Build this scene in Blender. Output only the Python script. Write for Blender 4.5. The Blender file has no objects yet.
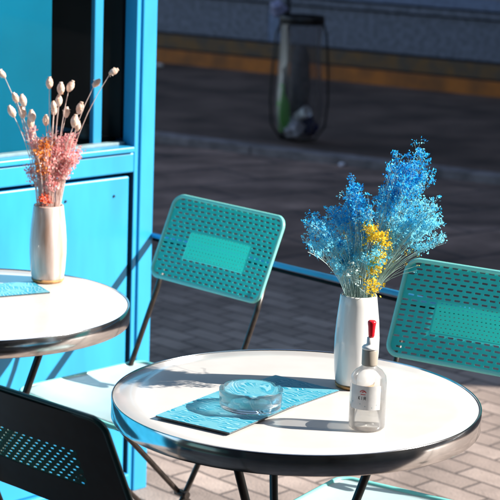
import bpy, bmesh, math, random
from mathutils import Vector, Matrix
from math import sin, cos, pi, radians
S = bpy.context.scene
COL = S.collection
random.seed(7)

# ------------------------------------------------------------------ camera
cd = bpy.data.cameras.new('camera'); cam = bpy.data.objects.new('camera', cd); COL.objects.link(cam)
cd.sensor_width = 36; cd.lens = 36 * 1850 / 500; cd.clip_end = 500; cd.clip_start = .05
M_ = Matrix.Translation((0, 0, 1.726)) @ Matrix.Rotation(pi/2 - radians(11.8626), 4, 'X') @ Matrix.Rotation(radians(2.0), 4, 'Z')
cam.matrix_world = M_
cd.dof.use_dof = True; cd.dof.focus_distance = 3.5; cd.dof.aperture_fstop = 9.5
S.camera = cam
# ------------------------------------------------------------------ sky and sun
SUN_EL = 33.3
W = bpy.data.worlds.new('World'); S.world = W; W.use_nodes = True
nt = W.node_tree; bg = nt.nodes['Background']
sk = nt.nodes.new('ShaderNodeTexSky'); sk.sky_type = 'NISHITA'; sk.sun_disc = False
sk.sun_elevation = radians(SUN_EL); sk.sun_rotation = radians(92)
nt.links.new(sk.outputs[0], bg.inputs[0]); bg.inputs[1].default_value = .10
sl = bpy.data.lights.new('sun', 'SUN'); sl.energy = 5.0; sl.angle = radians(.5); sl.color = (1, .94, .86)
so = bpy.data.objects.new('sun', sl); COL.objects.link(so)
so.rotation_euler = (0, pi/2 - radians(SUN_EL), radians(-4))
S.view_settings.view_transform = 'Standard'; S.view_settings.look = 'None'
S.view_settings.exposure = 1.2; S.view_settings.gamma = 1; S.view_settings.use_curve_mapping = False
try:
    S.cycles.max_bounces = 10; S.cycles.transparent_max_bounces = 16; S.cycles.use_denoising = True
except Exception: pass

# ------------------------------------------------------------------ materials
def mat(name, col, rough=.5, metal=0, var=0, vscale=20, bump=0, bscale=60, spec=.5, col2=None, trans=0, coat=0, stretch=None, rvar=0):
    m = bpy.data.materials.new(name); m.use_nodes = True; n = m.node_tree; L = n.links
    p = n.nodes['Principled BSDF']; p.inputs['Base Color'].default_value = (*col, 1)
    p.inputs['Roughness'].default_value = rough; p.inputs['Metallic'].default_value = metal
    p.inputs['Specular IOR Level'].default_value = spec; p.inputs['Coat Weight'].default_value = coat
    tc = n.nodes.new('ShaderNodeTexCoord'); src = tc.outputs['Object']
    if stretch:
        mp = n.nodes.new('ShaderNodeMapping'); mp.inputs['Scale'].default_value = stretch
        L.new(src, mp.inputs[0]); src = mp.outputs[0]
    if var or col2:
        nz = n.nodes.new('ShaderNodeTexNoise'); nz.inputs['Scale'].default_value = vscale; nz.inputs['Detail'].default_value = 6
        L.new(src, nz.inputs['Vector'])
        r = n.nodes.new('ShaderNodeValToRGB'); L.new(nz.outputs['Fac'], r.inputs[0])
        c2 = col2 or tuple(min(1, c*(1+var)) for c in col); c1 = col if col2 else tuple(c*(1-var) for c in col)
        r.color_ramp.elements[0].position = .35; r.color_ramp.elements[1].position = .65
        r.color_ramp.elements[0].color = (*c1, 1); r.color_ramp.elements[1].color = (*c2, 1)
        L.new(r.outputs[0], p.inputs['Base Color'])
    if rvar:
        nz = n.nodes.new('ShaderNodeTexNoise'); nz.inputs['Scale'].default_value = vscale*.6; nz.inputs['Detail'].default_value = 5
        L.new(src, nz.inputs['Vector']); mr = n.nodes.new('ShaderNodeMapRange')
        mr.inputs[3].default_value = max(.02, rough-rvar); mr.inputs[4].default_value = rough+rvar
        L.new(nz.outputs['Fac'], mr.inputs[0]); L.new(mr.outputs[0], p.inputs['Roughness'])
    if bump:
        nb = n.nodes.new('ShaderNodeTexNoise'); nb.inputs['Scale'].default_value = bscale; nb.inputs['Detail'].default_value = 5
        L.new(src, nb.inputs['Vector']); b = n.nodes.new('ShaderNodeBump'); b.inputs['Strength'].default_value = bump
        b.inputs['Distance'].default_value = .01
        L.new(nb.outputs['Fac'], b.inputs['Height']); L.new(b.outputs[0], p.inputs['Normal'])
    if trans:
        t = n.nodes.new('ShaderNodeBsdfTranslucent'); t.inputs[0].default_value = (*col, 1)
        mx = n.nodes.new('ShaderNodeMixShader'); mx.inputs[0].default_value = trans
        o = n.nodes['Material Output']; L.new(p.outputs[0], mx.inputs[1]); L.new(t.outputs[0], mx.inputs[2]); L.new(mx.outputs[0], o.inputs[0])
    return m
def clearmat(name, tint, fac=.12, rough=.03, body=None, bodyfac=0, gl=(.8, .04)):
    """thin clear sheet: transparent + fresnel gloss (+ a little milky body)"""
    m = bpy.data.materials.new(name); m.use_nodes = True; n = m.node_tree; L = n.links
    n.nodes.remove(n.nodes['Principled BSDF']); o = n.nodes['Material Output']
    t = n.nodes.new('ShaderNodeBsdfTransparent'); t.inputs[0].default_value = (*tint, 1)
    g = n.nodes.new('ShaderNodeBsdfGlossy'); g.inputs['Roughness'].default_value = rough
    lw = n.nodes.new('ShaderNodeLayerWeight'); lw.inputs[0].default_value = fac
    mx = n.nodes.new('ShaderNodeMixShader'); L.new(lw.outputs['Facing'], mx.inputs[0]); 
    mth = n.nodes.new('ShaderNodeMath'); mth.operation = 'MULTIPLY_ADD'; mth.inputs[1].default_value = gl[0]; mth.inputs[2].default_value = gl[1]
    L.new(lw.outputs['Fresnel'], mth.inputs[0]); L.new(mth.outputs[0], mx.inputs[0])
    base = t
    if bodyfac:
        d = n.nodes.new('ShaderNodeBsdfTranslucent'); d.inputs[0].default_value = (*body, 1)
        d2 = n.nodes.new('ShaderNodeBsdfDiffuse'); d2.inputs[0].default_value = (*body, 1)
        a = n.nodes.new('ShaderNodeMixShader'); a.inputs[0].default_value = .5; L.new(d.outputs[0], a.inputs[1]); L.new(d2.outputs[0], a.inputs[2])
        b = n.nodes.new('ShaderNodeMixShader'); b.inputs[0].default_value = bodyfac; L.new(t.outputs[0], b.inputs[1]); L.new(a.outputs[0], b.inputs[2]); base = b
    L.new(base.outputs[0], mx.inputs[1]); L.new(g.outputs[0], mx.inputs[2]); L.new(mx.outputs[0], o.inputs[0])
    return m
def brickmat(name, c1, c2, cm, rot, bw, rh, mortar, rough, bump, var=.3, off=.5, streak=False):
    m = bpy.data.materials.new(name); m.use_nodes = True; n = m.node_tree; L = n.links; p = n.nodes['Principled BSDF']
    tc = n.nodes.new('ShaderNodeTexCoord'); mp = n.nodes.new('ShaderNodeMapping'); mp.inputs['Rotation'].default_value = (0, 0, rot)
    L.new(tc.outputs['Object'], mp.inputs[0])
    wn = n.nodes.new('ShaderNodeTexNoise'); wn.inputs['Scale'].default_value = 9; L.new(mp.outputs[0], wn.inputs['Vector'])
    va = n.nodes.new('ShaderNodeVectorMath'); va.operation = 'MULTIPLY_ADD'; va.inputs[1].default_value = (.012,)*3
    L.new(wn.outputs['Color'], va.inputs[0]); L.new(mp.outputs[0], va.inputs[2])
    b = n.nodes.new('ShaderNodeTexBrick'); b.inputs['Scale'].default_value = 1; b.inputs['Brick Width'].default_value = bw
    b.inputs['Row Height'].default_value = rh; b.inputs['Mortar Size'].default_value = mortar; b.inputs['Mortar Smooth'].default_value = .3
    b.inputs['Color1'].default_value = (*c1, 1); b.inputs['Color2'].default_value = (*c2, 1); b.inputs['Mortar'].default_value = (*cm, 1); b.offset = off
    L.new(va.outputs[0], b.inputs['Vector'])
    nz = n.nodes.new('ShaderNodeTexNoise'); nz.inputs['Scale'].default_value = 3.1; nz.inputs['Detail'].default_value = 9; nz.inputs['Roughness'].default_value = .65
    L.new(tc.outputs['Object'], nz.inputs['Vector'])
    r = n.nodes.new('ShaderNodeMapRange'); r.inputs[1].default_value = .3; r.inputs[2].default_value = .7; r.inputs[3].default_value = 1-var; r.inputs[4].default_value = 1+var
    L.new(nz.outputs['Fac'], r.inputs[0])
    if streak:
        m5 = n.nodes.new('ShaderNodeMapping'); m5.inputs['Rotation'].default_value = (0, 0, radians(30)); m5.inputs['Scale'].default_value = (.25, 2.2, 1); L.new(tc.outputs['Object'], m5.inputs[0])
        n5 = n.nodes.new('ShaderNodeTexNoise'); n5.inputs['Scale'].default_value = 1.3; n5.inputs['Detail'].default_value = 4; L.new(m5.outputs[0], n5.inputs['Vector'])
        r5 = n.nodes.new('ShaderNodeMapRange'); r5.inputs[1].default_value = .35; r5.inputs[2].default_value = .65; r5.inputs[3].default_value = .55; r5.inputs[4].default_value = 1.6; L.new(n5.outputs['Fac'], r5.inputs[0])
        m6 = n.nodes.new('ShaderNodeMath'); m6.operation = 'MULTIPLY'; L.new(r.outputs[0], m6.inputs[0]); L.new(r5.outputs[0], m6.inputs[1]); r = m6
    mu = n.nodes.new('ShaderNodeVectorMath'); mu.operation = 'SCALE'; L.new(b.outputs['Color'], mu.inputs[0]); L.new(r.outputs[0], mu.inputs['Scale'])
    L.new(mu.outputs[0], p.inputs['Base Color']); p.inputs['Roughness'].default_value = rough
    n2 = n.nodes.new('ShaderNodeTexNoise'); n2.inputs['Scale'].default_value = 120; n2.inputs['Detail'].default_value = 4; L.new(tc.outputs['Object'], n2.inputs['Vector'])
    ma = n.nodes.new('ShaderNodeMath'); ma.operation = 'MULTIPLY_ADD'; ma.inputs[1].default_value = -1.0; L.new(b.outputs['Fac'], ma.inputs[0])
    m3 = n.nodes.new('ShaderNodeMath'); m3.operation = 'MULTIPLY'; m3.inputs[1].default_value = .3; L.new(n2.outputs['Fac'], m3.inputs[0]); L.new(m3.outputs[0], ma.inputs[2])
    bp = n.nodes.new('ShaderNodeBump'); bp.inputs['Strength'].default_value = bump; bp.inputs['Distance'].default_value = .012
    L.new(ma.outputs[0], bp.inputs['Height']); L.new(bp.outputs[0], p.inputs['Normal'])
    return m

BLUE = mat('blue_paint', (.028, .325, .60), .35, var=.12, vscale=9, stretch=(1, 1, .25), bump=.12, bscale=14, rvar=.1)
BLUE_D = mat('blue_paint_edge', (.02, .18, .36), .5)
GROOVE = mat('dark_joint', (.006, .02, .045), .8)
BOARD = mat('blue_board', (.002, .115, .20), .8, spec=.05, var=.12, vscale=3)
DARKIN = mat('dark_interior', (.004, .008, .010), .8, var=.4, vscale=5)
WHITETRIM = mat('white_trim', (.20, .30, .32), .5, var=.15, vscale=30)
STEEL = mat('brushed_steel', (.74, .72, .70), .14, metal=1, var=.12, vscale=14, stretch=(1, 1, .1), rvar=.06)
TOP = mat('cream_laminate', (.60, .57, .54), .24, col2=(.63, .605, .58), vscale=13, coat=.25, rvar=.10)
BLACK = mat('black_metal', (.012, .011, .011), .35, var=.3, vscale=60)
BROWNBLACK = mat('worn_black_metal', (.02, .014, .011), .35, var=.5, vscale=70)
TEAL = mat('teal_plastic', (.075, .64, .64), .36, trans=.48, var=.05, vscale=25)
TEAL_L = mat('pale_teal_edge', (.28, .80, .74), .3, trans=.2)
MINT = mat('bright_patch_mint', (.12, .84, .78), .4, trans=.55)  # paler mint that carries the bright light patch of the teal backs
SEAT = mat('pale_mint_seat', (.64, .80, .82), .3, var=.04, vscale=10, trans=.1)
CHBLACK = mat('black_panel', (.006, .007, .008), .4, var=.4, vscale=40, spec=.3)
RIMDK = mat('dark_teal_edge', (.008, .05, .045), .3)
TEALDK = mat('dark_teal_mesh', (.012, .10, .085), .4, trans=.5)
CERAM = mat('pearl_ceramic', (.66, .64, .62), .22, col2=(.80, .79, .78), vscale=16, stretch=(1, 1, .12), coat=.5, bump=.05, bscale=20)
CERAM2 = mat('rosy_ceramic', (.44, .27, .20), .22, col2=(.80, .77, .75), vscale=26, stretch=(1, 1, .12), coat=.5, bump=.05, bscale=20)
CLAY = mat('raw_clay', (.50, .27, .10), .6, var=.3, vscale=60)
GLASSPANE = clearmat('window_glass', (.95, .97, .97), .15, gl=(.08, .0))
GREY = mat('grey_collar', (.36, .32, .27), .35, var=.1)
WHITEP = mat('white_plastic', (.78, .78, .77), .35)
RED = mat('red_plastic', (.65, .008, .02), .3, var=.1)
LABELM = mat('paper_label', (.62, .62, .62), .5, var=.06, vscale=60)
REDINK = mat('red_ink', (.5, .02, .03), .5); BLACKINK = mat('black_ink', (.03, .03, .035), .5); BLUEINK = mat('blue_ink', (.05, .25, .32), .5)
STEMB = mat('pale_stem', (.58, .74, .70), .7, var=.2, vscale=90, trans=.2)
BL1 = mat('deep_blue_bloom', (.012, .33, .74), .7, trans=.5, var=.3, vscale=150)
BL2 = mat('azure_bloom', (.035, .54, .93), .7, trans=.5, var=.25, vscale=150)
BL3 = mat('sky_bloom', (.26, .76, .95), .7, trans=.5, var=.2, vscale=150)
YEL = mat('yellow_bloom', (.90, .62, .03), .7, trans=.3, var=.2, vscale=150)
PINK = mat('pink_bloom', (.97, .44, .43), .7, trans=.5, var=.25, vscale=150)
PALEPINK = mat('pale_pink_stem', (.90, .70, .64), .7, trans=.25, var=.2, vscale=150)
ORANGE = mat('orange_bloom', (.85, .28, .04), .7, trans=.3, var=.2, vscale=150)
PEACH = mat('peach_head', (.88, .58, .42), .7, col2=(.93, .82, .73), vscale=90, trans=.2, bump=.3, bscale=300)
HUSK = mat('husk_crown', (.30, .10, .05), .8, var=.3)
PAPER = mat('crumpled_paper', (.6, .58, .62), .7)
ORANGEP = mat('ochre_plinth', (.52, .15, .012), .6, col2=(.26, .085, .015), vscale=5, bump=.3, bscale=12)
MUD = mat('muddy_ochre', (.20, .10, .03), .7, col2=(.09, .07, .05), vscale=7, bump=.3, bscale=14)
SLATE = mat('blue_grey_stone', (.10, .115, .15), .6, col2=(.19, .21, .27), vscale=22, bump=.5, bscale=30)
SLATE_L = mat('pale_blue_stone', (.16, .21, .32), .6, var=.2, vscale=20)
SEAM = mat('dark_seam', (.015, .02, .04), .8)
RENDERW = mat('grey_render', (.22, .21, .22), .85, var=.2, vscale=2, bump=.3, bscale=20)
DARKREN = mat('dark_stone_render', (.12, .11, .11), .85, var=.25, vscale=2, bump=.3, bscale=20)
WINDK = mat('dark_window_glass', (.01, .012, .016), .08)
KERB = mat('granite_kerb', (.24, .21, .21), .7, var=.35, vscale=9, bump=.3, bscale=50)
ASPH = mat('asphalt', (.12, .078, .06), .85, var=.45, vscale=2.2, bump=.5, bscale=90)
PAVER = brickmat('terrace_pavers', (.34, .27, .235), (.23, .18, .155), (.12, .095, .085), radians(45), .20, .095, .006, .8, .7, var=.38)
ROADP = brickmat('street_slabs', (.29, .19, .15), (.20, .135, .11), (.11, .08, .07), radians(-38), .9, .42, .018, .6, .5, var=.45, streak=True)

# ------------------------------------------------------------------ mesh helpers
def obj(name, bm, mats, parent=None, smooth=False, weld=None):
    me = bpy.data.meshes.new(name); bm.normal_update(); bm.to_mesh(me); bm.free()
    for m in (mats if isinstance(mats, (list, tuple)) else [mats]): me.materials.append(m)
    if smooth:
        for p in me.polygons: p.use_smooth = True
    o = bpy.data.objects.new(name, me); COL.objects.link(o)
    if parent: o.parent = parent
    return o
def tag(o, label=None, cat=None, group=None, kind=None):
    if label: o['label'] = label
    if cat: o['category'] = cat
    if group: o['group'] = group
    if kind: o['kind'] = kind
    return o
def thing(name, label, cat, loc=(0, 0, 0), rz=0, group=None):
    o = bpy.data.objects.new(name, None); COL.objects.link(o); o.location = loc; o.rotation_euler = (0, 0, rz)
    o.empty_display_size = .1
    return tag(o, label, cat, group)
def box(bm, x0, x1, y0, y1, z0, z1, bev=0, mi=0):
    b = bmesh.new(); r = bmesh.ops.create_cube(b, size=1)
    for v in b.verts: v.co = Vector(((x0+x1)/2 + v.co.x*(x1-x0), (y0+y1)/2 + v.co.y*(y1-y0), (z0+z1)/2 + v.co.z*(z1-z0)))
    if bev: bmesh.ops.bevel(b, geom=b.edges[:], offset=bev, segments=2, affect='EDGES', profile=.5)
    merge(bm, b, mi)
def merge(bm, b, mi=0, mtx=None):
    vs = {}
    for v in b.verts: vs[v.index if v.index >= 0 else id(v)] = None
    b.verts.index_update(); vl = [bm.verts.new(mtx @ v.co if mtx else v.co) for v in b.verts]
    for f in b.faces:
        try:
            nf = bm.faces.new([vl[v.index] for v in f.verts]); nf.material_index = mi or f.material_index; nf.smooth = f.smooth
        except ValueError: pass
    b.free()
def tube(bm, pts, r, seg=8, mi=0, closed=False, smooth=True, cap=True):
    pts = [Vector(p) for p in pts]; n = len(pts); rings = []
    rr = r if isinstance(r, (list, tuple)) else [r]*n
    up = None
    for i, p in enumerate(pts):
        a = pts[(i-1) % n] if (closed or i > 0) else p; c = pts[(i+1) % n] if (closed or i < n-1) else p
        t = (c-a); t = t.normalized() if t.length > 1e-9 else Vector((0, 0, 1))
        if up is None: up = t.orthogonal().normalized()
        up = (up - t*up.dot(t)); up = up.normalized() if up.length > 1e-6 else t.orthogonal().normalized()
        s = t.cross(up)
        rings.append([bm.verts.new(p + (up*cos(2*pi*k/seg) + s*sin(2*pi*k/seg))*rr[i]) for k in range(seg)])
    for i in range(n if closed else n-1):
        A, B = rings[i], rings[(i+1) % n]
        for k in range(seg):
            f = bm.faces.new((A[k], A[(k+1) % seg], B[(k+1) % seg], B[k])); f.material_index = mi; f.smooth = smooth
    if cap and not closed:
        for R_ in (rings[0][::-1], rings[-1]):
            f = bm.faces.new(R_); f.material_index = mi
def lathe(bm, prof, seg=48, mi=0, c=(0, 0), smooth=True, wob=None):
    rings = []
    for (r, z) in prof:
        if r < 1e-6: rings.append([bm.verts.new((c[0], c[1], z))])
        else:
            ring = []
            for k in range(seg):
                a = 2*pi*k/seg; q = r*(1 + (wob(a, z) if wob else 0)); ring.append(bm.verts.new((c[0]+q*cos(a), c[1]+q*sin(a), z)))
            rings.append(ring)
    for A, B in zip(rings, rings[1:]):
        for k in range(seg):
            k2 = (k+1) % seg
            if len(A) == 1 and len(B) == 1: continue
            if len(A) == 1: f = bm.faces.new((A[0], B[k2], B[k]))
            elif len(B) == 1: f = bm.faces.new((A[k], A[k2], B[0]))
            else: f = bm.faces.new((A[k], A[k2], B[k2], B[k]))
            f.material_index = mi; f.smooth = smooth
def rounded(w, h, r, n=6):
    out = []
    for cx, cy, a0 in ((w/2-r, h/2-r, 0), (-w/2+r, h/2-r, pi/2), (-w/2+r, -h/2+r, pi), (w/2-r, -h/2+r, 3*pi/2)):
        for k in range(n+1):
            a = a0 + pi/2*k/n; out.append((cx + r*cos(a), cy + r*sin(a)))
    return out
def copy_tree(o, parent=None):
    c = o.copy(); COL.objects.link(c)
    if parent: c.parent = parent
    for ch in list(o.children): copy_tree(ch, c)
    return c

# ================================================================== SETTING
def sheet(name, pts, z, m):
    bm = bmesh.new(); bm.faces.new([bm.verts.new((x, y, z)) for x, y in pts]); return tag(obj(name, bm, m), kind='structure')
K = Vector((.868, -.497)).normalized(); KN = Vector((-K.y, K.x))      # along / across the street
def line(a, k, off=0): return (Vector(a) + K*k + KN*off)
sheet('ground', [(-150, -150), (150, -150), (150, 150), (-150, 150)], -.012, ASPH)
p0 = (.71, 7.5)
a = line(p0, -30); b = line(p0, 30)
sheet('pavement', [tuple(a), (-28, -12), (28, -20), tuple(b)], 0, PAVER)
kb = (-.02, 11.045)
c_, d_ = line(kb, -30), line(kb, 30)
sheet('road', [tuple(a), tuple(b), tuple(d_), tuple(c_)], -.004, ROADP)
# far pavement beyond the kerb
kbm = bmesh.new(); ang = math.atan2(K.y, K.x)
for i in range(-16, 16):
    t = bmesh.new(); box(t, i*1.0+.004, i*1.0+.996, 0, .14, -.05, .045, .006); merge(kbm, t, 0, Matrix.Translation((kb[0], kb[1], 0)) @ Matrix.Rotation(ang, 4, 'Z'))
tag(obj('kerb', kbm, KERB), kind='structure')
e0, e1 = line(kb, -30, .13), line(kb, 30, .13); f0, f1 = line(kb, -30, 12), line(kb, 30, 12)
sheet('pavement', [tuple(e0), tuple(e1), tuple(f1), tuple(f0)], .036, ASPH)

# wall of the building across the street
WD = Vector((2.694, -1.66)).normalized(); wang = math.atan2(WD.y, WD.x)
bw = thing('building', 'blue-grey stone building wall with ochre band along its foot across the street', 'building', (-.834, 15.672, 0), wang)
def wb(name, x0, x1, y0, y1, z0, z1, m, bev=0.004):
    bm = bmesh.new(); box(bm, x0, x1, y0, y1, z0, z1, bev); return obj(name, bm, m, bw)
L0, L1 = -9, 12
wb('base_band', L0, L1, -.03, .3, -.05, .150, ORANGEP); wb('seam', L0, L1, .0, .3, .150, .164, SEAM, 0)
wb('base_band', L0, L1, -.015, .3, .164, .275, MUD); wb('seam', L0, L1, .02, .3, .275, .295, SEAM, 0)
x = L0; k = 0
while x < L1:
    wdt = 2.35 if k % 2 else 2.75
    wb('stone_panel', x+.006, x+wdt-.12, .0, .3, .295, .60, SLATE)
    wb('stone_strip', x+wdt-.11, x+wdt-.004, -.012, .3, .295, .60, SLATE_L); x += wdt; k += 1
wb('seam', L0, L1, .03, .3, .60, .615, SEAM, 0); wb('ledge', L0, L1, -.03, .3, .615, .665, SLATE)
wb('seam', L0, L1, .0, .3, .665, .68, SEAM, 0); wb('ledge', L0, L1, -.05, .3, .68, .76, SLATE_L)
wb('wall', L0, L1, .02, 6, .76, 8, RENDERW, 0)
for i in range(9):
    x = L0 + 1.0 + i*2.3
    wf = wb('window', x, x+1.1, -.01, .05, 1.5, 3.2, SLATE); bm = bmesh.new(); box(bm, x+.08, x+1.02, -.02, .0, 1.58, 3.12); o = obj('pane', bm, WINDK, wf)

# buildings either side of the gap the sun shines through (right, out of frame; near one added)
def block(x0, x1, y0, y1, h, label):
    t = thing('building', label, 'building', (x0, y0, 0))
    bm = bmesh.new(); box(bm, 0, x1-x0, 0, y1-y0, -.05, h); obj('wall', bm, DARKREN, t)
    bm = bmesh.new(); box(bm, -.15, x1-x0+.1, -.1, y1-y0+.1, h, h+.3); obj('cornice', bm, RENDERW, t)
    for fz in range(int(h//3)):
        for i in range(int((y1-y0)//2)):
            y = .5+i*2
            bm = bmesh.new(); box(bm, -.05, .02, y, y+1.1, fz*3+1, fz*3+2.5); f = obj('window', bm, RENDERW, t)
            bm = bmesh.new(); box(bm, -.07, -.04, y+.08, y+1.02, fz*3+1.08, fz*3+2.42); obj('pane', bm, WINDK, f)
block(4.6, 14, 5.82, 12.6, 10, 'tall dark stone building shading the street at the right')
block(3.0, 6.0, -9, 2.40, 9, 'unseen dark stone block added to shade the near end of the terrace')  # added unseen block; keeps the near ground and rim reflections dark

block(34, 44, -12, 18, 10, 'unseen dark block added far down the side street to cut low sky glare')  # added to hide the bright low sky at the end of the gap
block(-7, 2.2, -12, -3.2, 8, 'unseen dark block added behind the camera to cut skylight')  # unseen, added to block sky from behind and deepen the shade
aw = thing('sky_blocker', 'unseen dark cover added above the viewer to cut skylight', 'sky_blocker', (-4, -3, 0))  # added cover, out of view; blocks skylight so the table rims reflect dark
bm = bmesh.new(); box(bm, 0, 6.2, 0, 4.85, 2.62, 2.66, .01); obj('blocker_sheet', bm, BLACK, aw)
bm = bmesh.new(); box(bm, 0, 6.2, 4.86, 4.90, 2.42, 2.66, .01); obj('blocker_front', bm, BLACK, aw)
for px_ in (.1, 6.1):
    bm = bmesh.new(); tube(bm, [(px_, .3, 0), (px_, .3, 2.615)], .03, 12); obj('blocker_pole', bm, BLACK, aw)
# ================================================================== BLUE SHOPFRONT (left)
D = -3.68
shop = thing('shopfront', 'bright blue painted wooden shopfront with a window behind the left table', 'shopfront',
             (D*.70711, -D*.70711, 0), radians(45))
# local x = along the front (grows away from the camera), local -y = outwards to the terrace, z up
def sb(name, x0, x1, y0, y1, z0, z1, m, bev=.003, par=shop):
    bm = bmesh.new(); box(bm, x0, x1, y0, y1, z0, z1, bev); return obj(name, bm, m, par)
sb('backing', -2.0, 3.31, .045, .09, 0, .93, GROOVE, 0)
sb('lower_panel', 1.90, 3.218, .004, .05, .06, .891, BLUE, .004)
sb('lower_panel', .55, 1.89, .004, .05, .06, .891, BLUE, .004)
sb('lower_panel', -2.0, .54, .004, .05, .06, .891, BLUE, .004)
sb('rail_board', -2.0, 3.227, -.004, .06, .902, .955, BLUE, .004)
sb('sill', -2.0, 3.222, -.012, .10, .957, .972, BLUE, .003)
sb('sill_trim', -2.0, 3.222, .030, .055, .9722, .980, WHITETRIM, .001)
sb('dark_reveal', 3.2306, 3.2535, .06, 3.19, .985, 2.69, DARKIN, 0)
st = sb('stile', 3.2285, 3.243, -.002, .045, 0, 2.45, BLUE, .002)
sb('stile', 3.228, 3.2295, .0, .09, 0, .9, GROOVE, 0)
cp = sb('corner_post', 3.2495, 3.299, -.004, .058, 0, 2.7, BLUE, .003)
sb('header', -2.0, 3.227, -.006, .14, 2.3, 2.7, BLUE, .004)
sb('cornice', -2.0, 3.36, -.10, .2, 2.702, 2.85, BLUE, .01)
sb('wall', -2.0, 3.36, .02, 5.5, 2.852, 6.5, RENDERW, 0)
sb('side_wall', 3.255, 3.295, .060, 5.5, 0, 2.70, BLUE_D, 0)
sb('floor', -2.0, 3.26, .15, 4, .02, .05, DARKIN, 0)
sb('back_wall', -2.0, 3.26, 3.2, 3.3, .05, 2.7, DARKIN, 0)
wd = sb('window_glass', -2.0, 3.224, .050, .054, .985, 2.299, GLASSPANE, 0)
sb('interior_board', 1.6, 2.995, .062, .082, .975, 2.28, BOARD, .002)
sb('blue_bar', 3.138, 3.168, .062, .078, .975, 2.28, BLUE, .003)  # narrow blue bar set just behind the pane
sb('blue_bar', 1.55, 1.60, .062, .082, .975, 2.28, BLUE, .003)
sb('base_board', -2.0, 3.227, -.012, .044, .0, .058, BLUE, .004)
for sx, sz in ((3.0, .845), (3.165, .842)):
    bm = bmesh.new(); t = bmesh.new(); bmesh.ops.create_cone(t, cap_ends=True, segments=10, radius1=.004, radius2=.003, depth=.004)
    merge(bm, t, 0, Matrix.Translation((sx, .003, sz)) @ Matrix.Rotation(pi/2, 4, 'X')); obj('screw', bm, GROOVE, shop)
# interior things seen dimly through the glass
for i, (sx, w, h) in enumerate(((3.02, .05, .05), (3.15, .06, .035), (3.19, .03, .06))):
    bm = bmesh.new(); lathe(bm, [(0, 0), (w*.35, 0), (w*.4, h*.5), (w*.25, h*.9), (w*.26, h), (0, h)], 16)
    o = obj('jar', bm, mat('dull_grey_glaze', (.06, .055, .05), .5)); th = pi/4
    P = Vector((D*.70711, -D*.70711, 0)) + Matrix.Rotation(th, 3, 'Z') @ Vector((sx, .115, .985)); o.location = P
    tag(o, ['small dark jar on the window ledge left of the narrow blue bar', 'squat dark jar on the window ledge right of the narrow blue bar', 'slim dark jar on the window ledge nearest the corner post'][i], 'jar')
sb('window_ledge', 1.6, 3.26, .106, .24, .955, .984, DARKIN, 0)

# rail going out from the corner post
rail = thing('barrier_rail', 'thin bright blue rail running out from the shopfront corner behind the chairs', 'barrier', (D*.70711, -D*.70711, 0), radians(45))
bm = bmesh.new(); tube(bm, [(3.299, -.006, .722), (3.302, -1.2, .728), (3.302, -2.6, .722)], .0070, 10); obj('top_rail', bm, BLUE, rail)
bm = bmesh.new(); tube(bm, [(3.302, -.006, .7105), (3.302, -2.6, .7105)], .0048, 8); obj('shadow_cable', bm, mat('matt_black_band', (.010, .010, .012), .9, spec=.1), rail)  # added cable that thickens the rail's shadow on the shopfront
bm = bmesh.new(); tube(bm, [(3.302, -2.62, 0), (3.302, -2.62, .74)], .012, 10); lathe(bm, [(0, .012), (.09, .012), (.09, 0)], 24, c=(3.302, -2.62)); obj('post', bm, BLACK, rail)

# ================================================================== TABLES
def table(label):
    t = thing('bistro_table', label, 'table', group='round cafe tables with steel rims')
    bm = bmesh.new(); lathe(bm, [(0, .7335), (.30, .7335), (.3455, .7335), (.3465, .7325), (.3465, .7), (0, .7)], 128); obj('tabletop', bm, TOP, t, True)
    o = t.children[-1]
    for p in o.data.polygons: p.use_smooth = False
    bm = bmesh.new(); lathe(bm, [(.3467, .7), (.3467, .7348), (.3475, .7358), (.3492, .7358), (.3500, .7348), (.3500, .698), (.3492, .6965), (.335, .6965), (.335, .6995)], 160)
    obj('edge_band', bm, STEEL, t, True)
    for f in t.children[-1].data.polygons: f.use_smooth = True
    for k, az in enumerate((105, 225, 345)):
        a = radians(90-az); d = Vector((cos(a), sin(a), 0)); tt = Vector((-sin(a), cos(a), 0))
        pts = []
        for (r, z, s) in ((.170, .700, 0), (.155, .64, 0), (.11, .50, .005), (.05, .36, .01), (.045, .30, .01), (.09, .18, .005), (.20, .05, 0), (.235, .008, 0)):
            pts.append(d*r + tt*s + Vector((0, 0, z)))
        bm = bmesh.new(); tube(bm, pts, .0085, 12); lg = obj('leg', bm, BLACK, t)
        bm = bmesh.new(); lathe(bm, [(0, 0), (.013, 0), (.013, .014), (.009, .018), (0, .018)], 14, c=(d.x*.235, d.y*.235)); obj('foot', bm, BLACK, lg)
    bm = bmesh.new(); box(bm, -.17, .17, -.015, .015, .688, .6965); box(bm, -.015, .015, -.17, -.0155, .688, .6965); box(bm, -.015, .015, .0155, .17, .688, .6965); obj('bracket', bm, BLACK, t)
    bm = bmesh.new(); tube(bm, [(.052*cos(q*pi/8), .052*sin(q*pi/8), .33) for q in range(16)], .006, 8, closed=True); obj('ring', bm, BLACK, t)
    return t
T1 = (.0974, 3.375); T2 = (-.616, 4.046)
t1 = table('round cream cafe table with steel rim in front, carrying the ashtray and spray bottle'); t1.location = (*T1, 0)
t2 = copy_tree(t1); t2.location = (*T2, 0); t2.rotation_euler[2] = radians(20)
t2['label'] = 'round cream cafe table with steel rim at the left edge by the blue shopfront'
TZ = .7338

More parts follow.
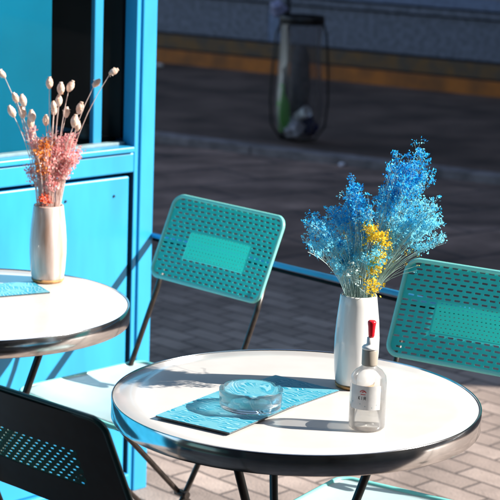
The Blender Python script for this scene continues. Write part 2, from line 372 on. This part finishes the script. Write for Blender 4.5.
# ================================================================== CHAIRS
PW, PH, PR = .388, .214, .026
def panel_pt(x, h, off=0):
    """x across, h up the backrest, off in front of it"""
    y = -.24 - .40*h + .35*x*x; z = .69 + .9165*h
    return Vector((x, y + .9165*off, z + .40*off))
def rnd(x, h):
    cx, cy = PW/2-PR, PH/2-PR; hx, hy = abs(x)-cx, abs(h-PH/2)-cy
    if hx > 0 and hy > 0:
        l = math.hypot(hx, hy)
        if l > PR:
            q = PR/l; x = math.copysign(cx+hx*q, x); h = PH/2 + math.copysign(cy+hy*q, h-PH/2)
    return x, h
def slotted(x0, x1, h0, h1, nx, ny, sw, sh, off=0, solid=lambda x, h: False, skip=lambda x, h: False, thick=.0016, zig=True, flat=()):
    bm = bmesh.new(); dx, dh = (x1-x0)/nx, (h1-h0)/ny
    def V(x, h, k): return bm.verts.new(panel_pt(*rnd(x, h), off - thick*k))
    for j in range(ny):
        a, b = h0+j*dh, h0+(j+1)*dh
        o = ((0, .25, .5, .75, .5, .25)[(j+3) % 6] if zig else .5*(j % 2))*dx
        if j in flat: o = 0
        cells = [(x0+o+i*dx, x0+o+(i+1)*dx) for i in range(nx if o == 0 else nx-1)]
        edges = [(x0, x0+o), (x0+o+(nx-1)*dx, x1)] if o else []
        for (p, q) in edges:
            for k in (0, 1):
                f = [(p, a), (q, a), (q, b), (p, b)]
                vs = [V(*c, k) for c in (f if k == 0 else f[::-1])]
                bm.faces.new(vs)
        for (p, q) in cells:
            m, n = (p+q)/2, (a+b)/2
            if skip(m, n): continue
            O = [(p, a), (m, a), (q, a), (q, n), (q, b), (m, b), (p, b), (p, n)]
            if solid(m, n):
                for k in (0, 1): bm.faces.new([V(*c, k) for c in (O if k == 0 else O[::-1])])
                continue
            w, h = sw/2, sh/2; c = h*.6
            I = [(m-w+c, n-h), (m, n-h), (m+w-c, n-h), (m+w, n), (m+w-c, n+h), (m, n+h), (m-w+c, n+h), (m-w, n)]
            Of, Ob, If, Ib = [V(*c, 0) for c in O], [V(*c, 1) for c in O], [V(*c, 0) for c in I], [V(*c, 1) for c in I]
            for k in range(8):
                l = (k+1) % 8
                bm.faces.new((Of[k], Of[l], If[l], If[k])); bm.faces.new((Ob[l], Ob[k], Ib[k], Ib[l])); bm.faces.new((If[k], If[l], Ib[l], Ib[k]))
    return bm
def make_chair(label, dark=False):
    t = thing('folding_chair', label, 'chair', group='folding cafe chairs with perforated backs')
    in_rect = lambda x, h: abs(x-.005) < .125 and .062 < h < .135
    if dark:
        fr = obj('backrest', slotted(-PW/2, PW/2, 0, PH, 33, 24, .001, .001, solid=lambda x, h: True, skip=lambda x, h: -.128 < x < .110 and .0635 < h < .1362, zig=False), CHBLACK, t)
        obj('perforated_insert', slotted(-.128, .110, .0635, .1363, 13, 9, .0085, .0036, zig=False), TEALDK, t)
        rim = RIMDK
    else:
        obj('backrest', slotted(-PW/2+.002, PW/2-.002, .002, PH-.002, 18, 18, .0150, .0044, flat=range(5, 11), skip=lambda x, h: abs(x) < .1066 and .0603 < h < .1303), TEAL, t)
        obj('bright_patch', slotted(-.1068, .1068, .0602, .1304, 20, 8, .0045, .0018, off=.0003, thick=.0008), MINT, t)  # lighter plate stands in for the patch of light on the backrest
        rim = TEAL_L
    bm = bmesh.new(); tube(bm, [panel_pt(x, PH/2+h) for x, h in rounded(PW, PH, PR, 7)], .0052, 8, closed=True)
    obj('back_rim', bm, rim, t)
    # seat
    bm = bmesh.new(); N = 20; G = []
    for i in range(N+1):
        row = []
        for j in range(N+1):
            x, y = (i/N-.5)*.38, (j/N-.5)*.40; hx, hy = abs(x)-.16, abs(y)-.17; 
            if hx > 0 and hy > 0 and math.hypot(hx, hy) > .03:
                q = .03/math.hypot(hx, hy); x = math.copysign(.16+hx*q, x); y = math.copysign(.17+hy*q, y)
            z = .468 - .012*(1-(x/.19)**2)*(1-(y/.2)**4) - .02*max(0, (y-.12)/.08)**2*.4
            row.append(bm.verts.new((x, y, z)))
        G.append(row)
    for i in range(N):
        for j in range(N): bm.faces.new((G[i][j], G[i+1][j], G[i+1][j+1], G[i][j+1])).smooth = True
    bmesh.ops.solidify(bm, geom=bm.faces[:], thickness=.003); st = obj('seat', bm, CHBLACK if dark else SEAT, t)
    bm = bmesh.new(); tube(bm, [(x, y, .466 - .02*max(0, (y-.12)/.08)**2*.4) for x, y in rounded(.38, .40, .03, 6)], .0065, 8, closed=True); obj('seat_rim', bm, CHBLACK if dark else TEAL_L, st)
    fm = BROWNBLACK
    for s in (-1, 1):
        bm = bmesh.new()
        tube(bm, [(s*.178, -.262, .722), (s*.178, -.240, .66), (s*.178, -.155, .47), (s*.178, -.02, .25), (s*.178, .14, .008)], .0068, 10); obj('leg', bm, fm, t)
        bm = bmesh.new(); tube(bm, [(s*.158, .17, .448), (s*.158, .15, .425), (s*.158, -.02, .25), (s*.158, -.28, .008)], .0068, 10); obj('leg', bm, fm, t)
        bm = bmesh.new(); tube(bm, [(s*.150, -.02, .25), (s*.188, -.02, .25)], .009, 10); obj('pivot_pin', bm, fm, t)
    for (hx, hy, hz, hr) in ((.178, .095, .075, .005), (.158, -.24, .045, .005), (.158, .155, .436, .005)):
        bm = bmesh.new(); tube(bm, [(-hx, hy, hz), (hx, hy, hz)], hr, 8); obj('stretcher', bm, fm, t)
    return t
c1 = make_chair('teal perforated folding chair nearest the blue shopfront, tilted back panel, pale seat'); c1.location = (-.275, 4.29, 0); c1.rotation_euler[2] = radians(135)
c2 = copy_tree(c1); c2s = [o for o in c2.children if o.name.startswith('seat')][0]; c2s.location = (.03, .10, -.03); c2['label'] = 'teal perforated folding chair at the right edge behind the front table'; c2.location = (.348, 3.595, 0); c2.rotation_euler[2] = radians(148)
c3 = make_chair('black folding chair seen from behind with teal perforated strip in the foreground', True); c3.location = (-.150, 3.06, 0); c3.rotation_euler[2] = radians(-42)

# ================================================================== THINGS ON THE TABLES
def vase(label, loc, m, rot=0):
    v = thing('vase', label, 'vase', loc, rot, 'tall ceramic vases of dried flowers')
    bm = bmesh.new()
    lathe(bm, [(0, .004), (.034, .004), (.0375, .007), (.041, .03), (.0435, .07), (.0435, .10), (.041, .135), (.0375, .165), (.0355, .182), (.0342, .1845), (.0325, .183), (.034, .16), (.038, .12), (.040, .07), (.036, .02), (0, .014)], 72,
          wob=lambda a, z: .008*sin(3*a+z*20)+.004*sin(7*a-z*35))
    obj('vase_body', bm, m, v, True)
    bm = bmesh.new(); lathe(bm, [(0, 0), (.034, 0), (.0382, .004), (.0386, .009), (.0375, .0075)], 72); obj('vase_foot', bm, CLAY, v, True)
    return v
V1 = (.2125, 3.470, TZ); V2 = (-.478, 4.285, TZ)
vase('pearl white vase holding the blue dried flowers on the front table', V1, CERAM)
vase('rosy streaked white vase holding pink dried flowers on the left table', V2, CERAM2, 1.2)

def bez(a, b, bend, n=5):
    a, b = Vector(a), Vector(b); d = b-a; out = []
    for i in range(n):
        t = i/(n-1); out.append(a + d*t + bend*(4*t*(1-t)))
    return out
def petal_cluster(bm, p, size, mi, k, rng):
    for _ in range(k):
        d = Vector((rng.gauss(0, 1), rng.gauss(0, 1), rng.gauss(0, 1)+.4)).normalized(); s = d.orthogonal().normalized()*size*.35
        q = Vector((rng.gauss(0, 1), rng.gauss(0, 1), rng.gauss(0, 1)))*size*.5 + p
        s = Matrix.Rotation(rng.uniform(0, 6.28), 3, d) @ s
        f = bm.faces.new([bm.verts.new(q), bm.verts.new(q + d*size*.6 + s), bm.verts.new(q + d*size*1.1), bm.verts.new(q + d*size*.6 - s)]); f.material_index = mi
PXM = 533.
def local(px, py, cx, cy, s, depth, zm=.183): return Vector(((px-cx)/s, depth, zm + (cy-py)/s/.965))
# --- blue bouquet
bq = thing('flower_bouquet', 'spreading bouquet of blue dried flowers with yellow blooms in the front vase', 'flowers', V1)
rng = random.Random(3)
clusters = [(309, 224, 10, 14, .5), (303, 240, 6, 7, .7), (322, 240, 9, 8, .7), (343, 193, 12, 15, .15), (349, 208, 16, 16, .25), (360, 200, 8, 5, .3), (332, 215, 11, 11, .35),
            (380, 205, 10, 7, .5), (392, 178, 13, 14, .2), (405, 166, 15, 20, .12), (414, 158, 9, 10, .2), (418, 175, 8, 8, .3), (400, 190, 9, 8, .4), (386, 168, 8, 6, .2), (412, 206, 10, 11, .65), (426, 202, 7, 8, .7), (432, 220, 7, 8, .75),
            (410, 228, 10, 9, .8), (434, 238, 6, 7, .85), (392, 222, 12, 11, .7), (335, 245, 13, 13, .55), (352, 238, 13, 13, .4), (345, 262, 12, 12, .7), (330, 262, 8, 8, .8), (366, 250, 11, 11, .7), (385, 247, 11, 9, .85), (358, 225, 12, 12, .35)]
for (cx, cy, r, n, light) in clusters:
    bm = bmesh.new(); dep = rng.uniform(-.05, .05)
    for i in range(n):
        tx, ty = cx + rng.gauss(0, .44)*r, cy + 4 + rng.gauss(0, .45)*r
        tip = local(tx, ty, 356, 297, PXM, dep + rng.gauss(0, .018))
        a = rng.uniform(0, 6.28); q = rng.uniform(0, .026); root = Vector((q*cos(a), q*sin(a), .12)); mouth = Vector((max(-.027, min(.027, tip.x*.35+rng.gauss(0, .007))), max(-.022, min(.022, tip.y*.3)), .186))
        bend = Vector((-tip.x*.06, 0, .012)); up = bez(mouth, tip, bend, 6)
        tube(bm, [root] + up, .00045, 3, 0, cap=False, smooth=False)
        L = (tip-mouth).length; d = (tip-mouth).normalized()
        for k in range(rng.randint(6, 9)):
            t = rng.uniform(.62, 1) if L > .1 else rng.uniform(.4, 1)
            i0 = min(4, int(t*5)); base = up[i0].lerp(up[i0+1], t*5-i0)
            tw = (d + Vector((rng.gauss(0, .42), rng.gauss(0, .42), rng.gauss(0, .3)+.2))).normalized(); ln = rng.uniform(.008, .022)
            e = base + tw*ln; tube(bm, [base, base + tw*ln*.5 + Vector((0, 0, .001)), e], .0003, 3, 0, cap=False, smooth=False)
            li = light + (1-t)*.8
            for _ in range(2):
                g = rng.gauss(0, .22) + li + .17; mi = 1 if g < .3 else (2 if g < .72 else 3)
                petal_cluster(bm, e + Vector((rng.gauss(0, .0022), rng.gauss(0, .0022), rng.gauss(0, .0022))), rng.uniform(.0034, .0058), mi, 5, rng)
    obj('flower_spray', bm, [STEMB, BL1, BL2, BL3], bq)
# bare fine stems spreading out of the mouth
bm = bmesh.new()
for i in range(60):
    tx = rng.uniform(314, 418); ty = 297 - rng.uniform(35, 75) * (1 if 330 < tx < 400 else .75)
    tip = local(tx, ty, 356, 297, PXM, rng.gauss(0, .03)); mouth = Vector((max(-.028, min(.028, tip.x*.4)), rng.uniform(-.02, .02), .186))
    tube(bm, [Vector((mouth.x*.5, mouth.y*.5, .10))] + bez(mouth, tip, Vector((-tip.x*.05, 0, .006)), 5), .0005, 3, 0, cap=False, smooth=False)
    petal_cluster(bm, tip, .003, 1 if rng.random() < .5 else 2, 4, rng)
obj('fine_stems', bm, [STEMB, BL3, YEL], bq)
for pts in ([(366, 224), (372, 231), (370, 240)], [(380, 232), (381, 246)], [(379, 250), (376, 262), (374, 272)], [(374, 276), (371, 290)], [(352, 262), (354, 282)]):
    bm = bmesh.new()
    lo = [local(px-5, py-3, 356, 297, PXM, -.055) for px, py in pts]
    tube(bm, [Vector((.012, -.01, .10)), Vector((.015, -.015, .186)), lo[-1]] + lo[::-1], .0006, 3, 0, cap=False)
    for a, b in zip(lo, lo[1:]):
        for k in range(38):
            petal_cluster(bm, a.lerp(b, rng.random()) + Vector((rng.gauss(0, .007), rng.gauss(0, .008), rng.gauss(0, .003))), .005, 1, 5, rng)
    if pts[0][0] != 352: obj('yellow_flower', bm, [STEMB, YEL], bq)
    else: obj('yellow_flower', bm, [STEMB, STEMB], bq)

# --- pink bouquet
pq = thing('flower_bouquet', 'bouquet of pink and orange dried flowers with pale seed heads in the left vase', 'flowers', V2)
PS = 431.
def pl(px, py, d=0): return local(px, py, 44, 208, PS, d)
heads = [(43.5, 88, 0, 0), (55, 93, 3, 1), (64, 91, 25, 0), (53, 105, 0, 0), (90, 87, 40, 0), (107, 75, 60, 0), (74, 112, 15, 0), (70, 123, 10, 0), (73, 128, 10, 0), (10, 103, -25, 0), (16, 107, -15, 0),
         (7, 116, -25, 0), (15, 119, -10, 0), (27, 120, -10, 0), (40, 125, 0, 0), (60, 117, 5, 0), (49, 109, -5, 0), (-6, 82, -45, 0), (25, 127, 0, 0), (47, 116, 0, 0)]
for (px, py, tilt, orange) in heads:
    bm = bmesh.new(); c = pl(px, py, rng.uniform(-.03, .03)); a = radians(tilt); ax = Vector((sin(a), rng.uniform(-.2, .2), cos(a))).normalized()
    mouth = Vector((max(-.027, min(.027, c.x*.3)), rng.uniform(-.02, .02), .186)); base = c - ax*.008
    path = [Vector((mouth.x*.4, mouth.y*.4, .09))] + bez(mouth, base, Vector((-c.x*.10, 0, .012)), 7)
    tube(bm, path, .0009, 5, 1, cap=False)
    t = bmesh.new(); s = rng.uniform(1.15, 1.5); lathe(t, [(0, -.010*s), (.003*s, -.0085*s), (.0058*s, -.003*s), (.0062*s, .002*s), (.0045*s, .007*s), (.0025*s, .0095*s), (.003*s, .011*s), (0, .0105*s)], 12)
    merge(bm, t, 0, Matrix.Translation(c) @ Vector((0, 0, 1)).rotation_difference(ax).to_matrix().to_4x4())
    for k in range(26):
        dd = Vector((rng.gauss(0, 1), rng.gauss(0, 1), rng.gauss(0, 1))).normalized(); dd2 = Vector((dd.x*.008, dd.y*.008, dd.z*.012))
        petal_cluster(bm, c + Vector((0, 0, 1)).rotation_difference(ax) @ dd2*.9, .003, 2 if (orange and k < 16) or rng.random() < .12 else 0, 1, rng)
    obj('seed_head', bm, [PEACH, PALEPINK, ORANGE], pq)
for (cx, cy, r, n, mi, dep) in [(55, 145, 7, 12, 1, 0), (66, 143, 8, 14, 1, .01), (74, 157, 6, 9, 1, 0), (22, 136, 6, 9, 1, 0), (29, 148, 8, 12, 1, .01), (34, 154, 6, 14, 3, -.02), (41, 148, 5, 10, 3, -.02), (18, 172, 4, 5, 1, 0), (48, 160, 9, 14, 1, -.01), (60, 160, 9, 12, 1, 0), (36, 170, 7, 10, 1, -.01), (52, 178, 8, 10, 1, -.01), (40, 201, 4, 10, 2, -.022), (74, 162, 6, 6, 1, 0)]:
    bm = bmesh.new()
    for i in range(int(n*1.25)):
        tip = pl(43+(cx-43)*.85 + rng.gauss(0, .5)*r, cy + rng.gauss(0, .6)*r, dep + rng.gauss(0, .012)); mouth = Vector((max(-.027, min(.027, tip.x*.4)), max(-.025, min(.02, tip.y)), .186))
        if tip.z < .19: tip.z = .19
        pts = bez(mouth, tip, Vector((-tip.x*.1, 0, .006)), 5); tube(bm, [Vector((mouth.x*.4, mouth.y*.4, .09))] + pts, .0007, 4, 0, cap=False)
        for k in range(9):
            b = pts[2].lerp(pts[4], rng.random()) if rng.random() < .7 else tip
            petal_cluster(bm, b + Vector((rng.gauss(0, .003), rng.gauss(0, .003), rng.gauss(0, .003))), rng.uniform(.004, .008), mi if rng.random() < .8 else 0, 3, rng)
    obj('flower_spray', bm, [PALEPINK, PINK, mat('vermilion_bloom', (.85, .10, .02), .7, trans=.3), ORANGE], pq)

# --- brochures
def cover(name, seed):
    m = bpy.data.materials.new(name); m.use_nodes = True; n = m.node_tree; L = n.links; p = n.nodes['Principled BSDF']; p.inputs['Roughness'].default_value = .3
    tc = n.nodes.new('ShaderNodeTexCoord'); mp = n.nodes.new('ShaderNodeMapping'); mp.inputs['Location'].default_value = (seed, seed*.7, 0); L.new(tc.outputs['Object'], mp.inputs[0])
    wv = n.nodes.new('ShaderNodeTexWave'); wv.wave_type = 'RINGS'; wv.inputs['Scale'].default_value = 34; wv.inputs['Distortion'].default_value = 8; wv.inputs['Detail'].default_value = 1; wv.inputs['Detail Scale'].default_value = 1.4
    L.new(mp.outputs[0], wv.inputs['Vector']); r = n.nodes.new('ShaderNodeValToRGB'); e = r.color_ramp.elements
    e[0].position = .12; e[0].color = (.26, .52, .60, 1); e[1].position = .32; e[1].color = (.02, .30, .42, 1)
    x = e.new(.75); x.color = (.012, .21, .33, 1); x = e.new(.95); x.color = (.04, .36, .48, 1)
    L.new(wv.outputs['Fac'], r.inputs[0])
    nz = n.nodes.new('ShaderNodeTexNoise'); nz.inputs['Scale'].default_value = 25; L.new(mp.outputs[0], nz.inputs['Vector'])
    r2 = n.nodes.new('ShaderNodeValToRGB'); r2.color_ramp.elements[0].position = .52; r2.color_ramp.elements[1].position = .60; L.new(nz.outputs['Fac'], r2.inputs[0])
    mx = n.nodes.new('ShaderNodeMixRGB'); L.new(r2.outputs[0], mx.inputs[0]); L.new(r.outputs[0], mx.inputs[1]); mx.inputs[2].default_value = (.14, .42, .50, 1); L.new(mx.outputs[0], p.inputs['Base Color'])
    return m
PAGES = mat('shaded_paper_edge', (.10, .12, .13), .8, var=.3, vscale=300)  # page edges coloured dark for the shade on the side facing the camera
def brochure(label, cx, cy, ang_, w, l, z, th, seed):
    t = thing('brochure', label, 'brochure', (cx, cy, z), ang_, 'printed brochures on the tables')
    bm = bmesh.new(); box(bm, -w/2, w/2, -l/2, l/2, 0, th-.001); obj('pages', bm, PAGES, t)
    bm = bmesh.new(); N = 12; g = [[bm.verts.new((-w/2-.001+(w+.002)*i/N, -l/2-.001+(l+.002)*j/N, th-.0004 + .0015*max(0, (i/N-.7))**2*(j/N))) for j in range(N+1)] for i in range(N+1)]
    for i in range(N):
        for j in range(N): bm.faces.new((g[i][j], g[i+1][j], g[i+1][j+1], g[i][j+1]))
    obj('cover', bm, cover('brochure_cover', seed), t)
aB = math.atan2(.30, .20) - pi/2
ax = Vector((.134, -.097)).normalized(); ay = Vector((.2, .3)).normalized(); Lc = Vector((-.161, 3.211))
c = Lc + ax*.083 + ay*.20 + Vector((.016, .022)); brochure('teal brochure sticking out to the right from under the glass ashtray', c.x+.02, c.y+.035, aB-.06, .152, .22, TZ+.0003, .003, 3.1)
c = Lc + ax*.080 + ay*.115; brochure('thick teal and white brochure under the ashtray, edge darkened for shade towards the camera', c.x, c.y, aB+.02, .160, .222, TZ+.0035, .0036, 1.3)
brochure('pale blue brochure beside the rosy vase on the left table', -.575, 4.165, radians(-62), .12, .20, TZ+.0003, .003, 5.2)

# --- glass ashtray
GL = bpy.data.materials.new('clear_glass'); GL.use_nodes = True; p = GL.node_tree.nodes['Principled BSDF']
p.inputs['Transmission Weight'].default_value = 1; p.inputs['Roughness'].default_value = .0; p.inputs['IOR'].default_value = 1.45; p.inputs['Base Color'].default_value = (.97, .985, .985, 1)
n_ = GL.node_tree.nodes; tb = n_.new('ShaderNodeBsdfTransparent'); mx = n_.new('ShaderNodeMixShader'); mx.inputs[0].default_value = .15
GL.node_tree.links.new(p.outputs[0], mx.inputs[1]); GL.node_tree.links.new(tb.outputs[0], mx.inputs[2]); GL.node_tree.links.new(mx.outputs[0], n_['Material Output'].inputs[0])
bm = bmesh.new()
prof = [(0, 0), (.050, 0), (.0555, .003), (.0575, .008), (.0585, .030), (.0588, .037), (.0575, .0385), (.0535, .0385), (.0520, .037), (.0480, .014), (.0460, .010), (0, .009)]
def notch(a, z): return 0
lathe(bm, prof, 96)
for v in bm.verts:
    if v.co.z > .034:
        a = math.atan2(v.co.y, v.co.x)
        for na in (.6, .6+2*pi/3, .6-2*pi/3, ):
            da = abs((a-na+pi) % (2*pi)-pi)
            if da < .16: v.co.z -= .005*cos(da/.16*pi/2)
ash = obj('ashtray', bm, GL, None, True); ash.location = (.011, 3.270, TZ+.0088)
tag(ash, 'round clear glass ashtray standing on the teal brochures', 'ashtray')

# --- spray bottle
bt = thing('bottle', 'clear bottle with paper label, grey collar and red nozzle on the front table', 'bottle', (.221, 3.202, TZ), 0)
bm = bmesh.new(); lathe(bm, [(0, .0005), (.029, .0005), (.0325, .004), (.0328, .01), (.0328, .088), (.031, .098), (.025, .107), (.016, .113), (.0125, .117), (.0125, .128)], 64)
obj('bottle_body', bm, clearmat('bottle_plastic', (.98, .985, .985), .3, body=(.95, .95, .95), bodyfac=.24), bt, True)
bm = bmesh.new(); lathe(bm, [(0, .003), (.0295, .003), (.0308, .006), (.0308, .052), (0, .052)], 48); obj('liquid', bm, clearmat('pale_liquid', (.95, .94, .92), .3, body=(.88, .82, .78), bodyfac=.2), bt, True)
bm = bmesh.new(); n = 24; A = []
for i in range(n+1):
    a = radians(-90-66) + radians(104)*i/n; A.append([bm.verts.new((.0333*cos(a), .0333*sin(a), z)) for z in (.042, .086)])
for P, Q in zip(A, A[1:]): bm.faces.new((P[0], Q[0], Q[1], P[1])).smooth = True
lab = obj('bottle_label', bm, LABELM, bt)
def onlabel(name, pts_list, m):
    bm = bmesh.new()
    for poly in pts_list:
        vs = []
        for (s, z) in poly:
            a = radians(-90-20) + s/.0336; vs.append(bm.verts.new((.0336*cos(a), .0336*sin(a), z)))
        bm.faces.new(vs)
    return obj(name, bm, m, lab)
def bar(x0, z0, x1, z1, w):
    d = Vector((x1-x0, z1-z0)).normalized(); q = Vector((-d.y, d.x))*w/2
    return [(x0+q.x, z0+q.y), (x0-q.x, z0-q.y), (x1-q.x, z1-q.y), (x1+q.x, z1+q.y)]
arc = [bar(.006*cos(t*.35+.3), .072+.006*sin(t*.35+.3), .006*cos(t*.35+.65), .072+.006*sin(t*.35+.65), .0014) for t in range(7)]
onlabel('label_emblem', arc + [bar(-.004, .0705, .005, .0705, .0014), bar(-.002, .0745, .003, .076, .0015)], REDINK)
w = .0011
K1 = [bar(-.0085, .060, -.0085, .067, w), bar(-.0085, .0635, -.0052, .067, w), bar(-.0080, .0635, -.0050, .060, w)]
I1 = [bar(-.0008, .060, -.0008, .067, w)]
R1 = [bar(.004, .060, .004, .067, w), bar(.004, .0665, .0078, .0665, w), bar(.0078, .067, .0078, .063, w), bar(.004, .0635, .0078, .0635, w), bar(.0055, .0635, .0082, .060, w)]
sc = lambda P: [[(-.001 + x*.82, .0635 + (z-.0635)*.82) for x, z in q] for q in P]
onlabel('label_text', sc(K1+I1+R1), BLACKINK)
onlabel('label_band', [bar(-.022, .0525, .026, .0515, .0016), bar(-.022, .055, -.004, .0525, .0016), bar(.004, .049, .018, .0465, .0008)], BLUEINK)
bm = bmesh.new(); lathe(bm, [(.0128, .117), (.0142, .118), (.0145, .120), (.0145, .1455), (.0138, .147), (0, .147)], 40); obj('collar', bm, GREY, bt, True)
bm = bmesh.new(); lathe(bm, [(0, .1472), (.0148, .1472), (.0150, .150), (.0125, .153), (.0085, .1545), (.0070, .157), (.0066, .168), (0, .168)], 32); obj('cap', bm, WHITEP, bt, True)
bm = bmesh.new(); lathe(bm, [(0, .1682), (.0048, .1682), (.0056, .172), (.0068, .188), (.0078, .194), (.0078, .197), (.006, .199), (0, .199)], 24, c=(.001, 0)); obj('nozzle', bm, RED, bt, True)

# ================================================================== STREET LITTER BIN
bn = thing('litter_bin', 'street litter bin with clear sack hung from a hooped metal frame', 'bin', (.27, 11.38, .037))
bm = bmesh.new(); tube(bm, [(-.09, .16, 0), (-.09, .16, .98)], .02, 12); obj('post', bm, BLACK, bn)
for s in (-1, 1):
    bm = bmesh.new(); tube(bm, [(s*.13, -.02, .73), (s*.155, -.02, .66), (s*.172, -.02, .45), (s*.178, -.02, .25), (s*.165, -.02, .10), (s*.11, -.02, .02), (0, -.02, .006)], .007, 8); obj('hoop', bm, BLACK, bn)
bm = bmesh.new(); tube(bm, [(.13*cos(q*pi/12), .12*sin(q*pi/12), .735) for q in range(24)], .012, 8, closed=True)
tube(bm, [(-.09, .16, .74), (-.05, .11, .74)], .012, 8); obj('ring', bm, BLACK, bn)
bm = bmesh.new(); lathe(bm, [(.135, .775), (.14, .77), (.14, .74), (.128, .735)], 32); obj('lid_collar', bm, BLACK, bn, True)
bm = bmesh.new(); lathe(bm, [(.124, .745), (.128, .70), (.120, .60), (.128, .45), (.140, .30), (.145, .18), (.130, .08), (.09, .03), (0, .022)], 64, wob=lambda a, z: .05*sin(5*a+z*9)+.03*sin(11*a-z*14)+.015*sin(23*a+z*30))
obj('clear_sack', bm, clearmat('sack_film', (.80, .79, .80), .25, rough=.45, body=(.30, .28, .29), bodyfac=.14, gl=(.35, .02)), bn, True)
GREEN = mat('green_glass', (.08, .42, .03), .3); 
r2 = random.Random(5)
def inbin(name, label, cat, build, m, loc, rot):
    bm = bmesh.new(); build(bm); o = obj(name, bm, m, None, True); o.location = Vector((.27, 11.38, .037)) + Vector(loc); o.rotation_euler = rot; tag(o, label, cat)
bott = lambda b: lathe(b, [(0, 0), (.036, 0), (.038, .01), (.038, .17), (.028, .20), (.014, .23), (.013, .29), (0, .29)], 20)
cup = lambda b: lathe(b, [(0, 0), (.028, 0), (.036, .09), (.038, .092), (.034, .092), (.027, .006)], 20)
def crumple(b, r=.062):
    bmesh.ops.create_icosphere(b, subdivisions=3, radius=r)
    for v in b.verts: v.co *= 1 + .28*sin(v.co.x*110+v.co.y*60) * cos(v.co.z*90+v.co.x*40)
inbin('glass_bottle', 'green bottle inside the clear sack of the litter bin', 'bottle', bott, GREEN, (-.080, -.05, .07), (.05, -.10, 0))
inbin('paper_cup', 'white paper cup lying in the clear sack of the litter bin', 'cup', cup, WHITEP, (-.01, -.09, .16), (.6, .9, 0))
inbin('crumpled_paper', 'pale crumpled paper low in the clear litter sack', 'paper', crumple, PAPER, (-.02, -.06, .09), (0, 0, 0))
inbin('crumpled_bag', 'dark blue crumpled bag at the bottom right of the litter sack', 'bag', crumple, mat('dark_blue_bag', (.02, .02, .08), .4), (.06, -.04, .10), (1, 0, 0))
inbin('rubbish_bundle', 'brown rubbish bundle filling the middle of the litter sack', 'rubbish', lambda b: lathe(b, [(0, 0), (.06, .03), (.065, .2), (.05, .38), (.03, .45), (0, .46)], 24, wob=lambda a, z: .12*sin(4*a+z*20)), mat('brown_rubbish', (.10, .085, .08), .7, var=.4, vscale=25), (.0, .03, .14), (0, 0, 0))
inbin('pale_sheet', 'pale lavender bag hooked on the post above the litter bin', 'bag', lambda b: crumple(b, .05), mat('lavender_bag', (.28, .28, .42), .6), (-.15, .12, .80), (0, .3, 0))
bpy.data.objects['pale_sheet'].name = 'plastic_bag'
# litter on the street
def scrap(label, x, y, z, s, m):
    bm = bmesh.new(); bmesh.ops.create_icosphere(bm, subdivisions=3, radius=s)
    for v in bm.verts:
        v.co *= 1 + .3*sin(v.co.x*190)*cos(v.co.y*150+v.co.z*80); v.co.z *= .55
    o = obj('paper_scrap', bm, m); o.location = (x, y, z+s*.45); tag(o, label, 'litter', 'scraps of litter on the street')
scrap('white crumpled paper scrap by the far kerb, right of the litter bin', .522, 10.72, -.004, .02, mat('white_paper', (.8, .78, .85), .7))
scrap('white paper scrap at the foot of the far wall beside the blue post', -.80, 15.3, .036, .028, mat('white_paper', (.8, .75, .68), .7))
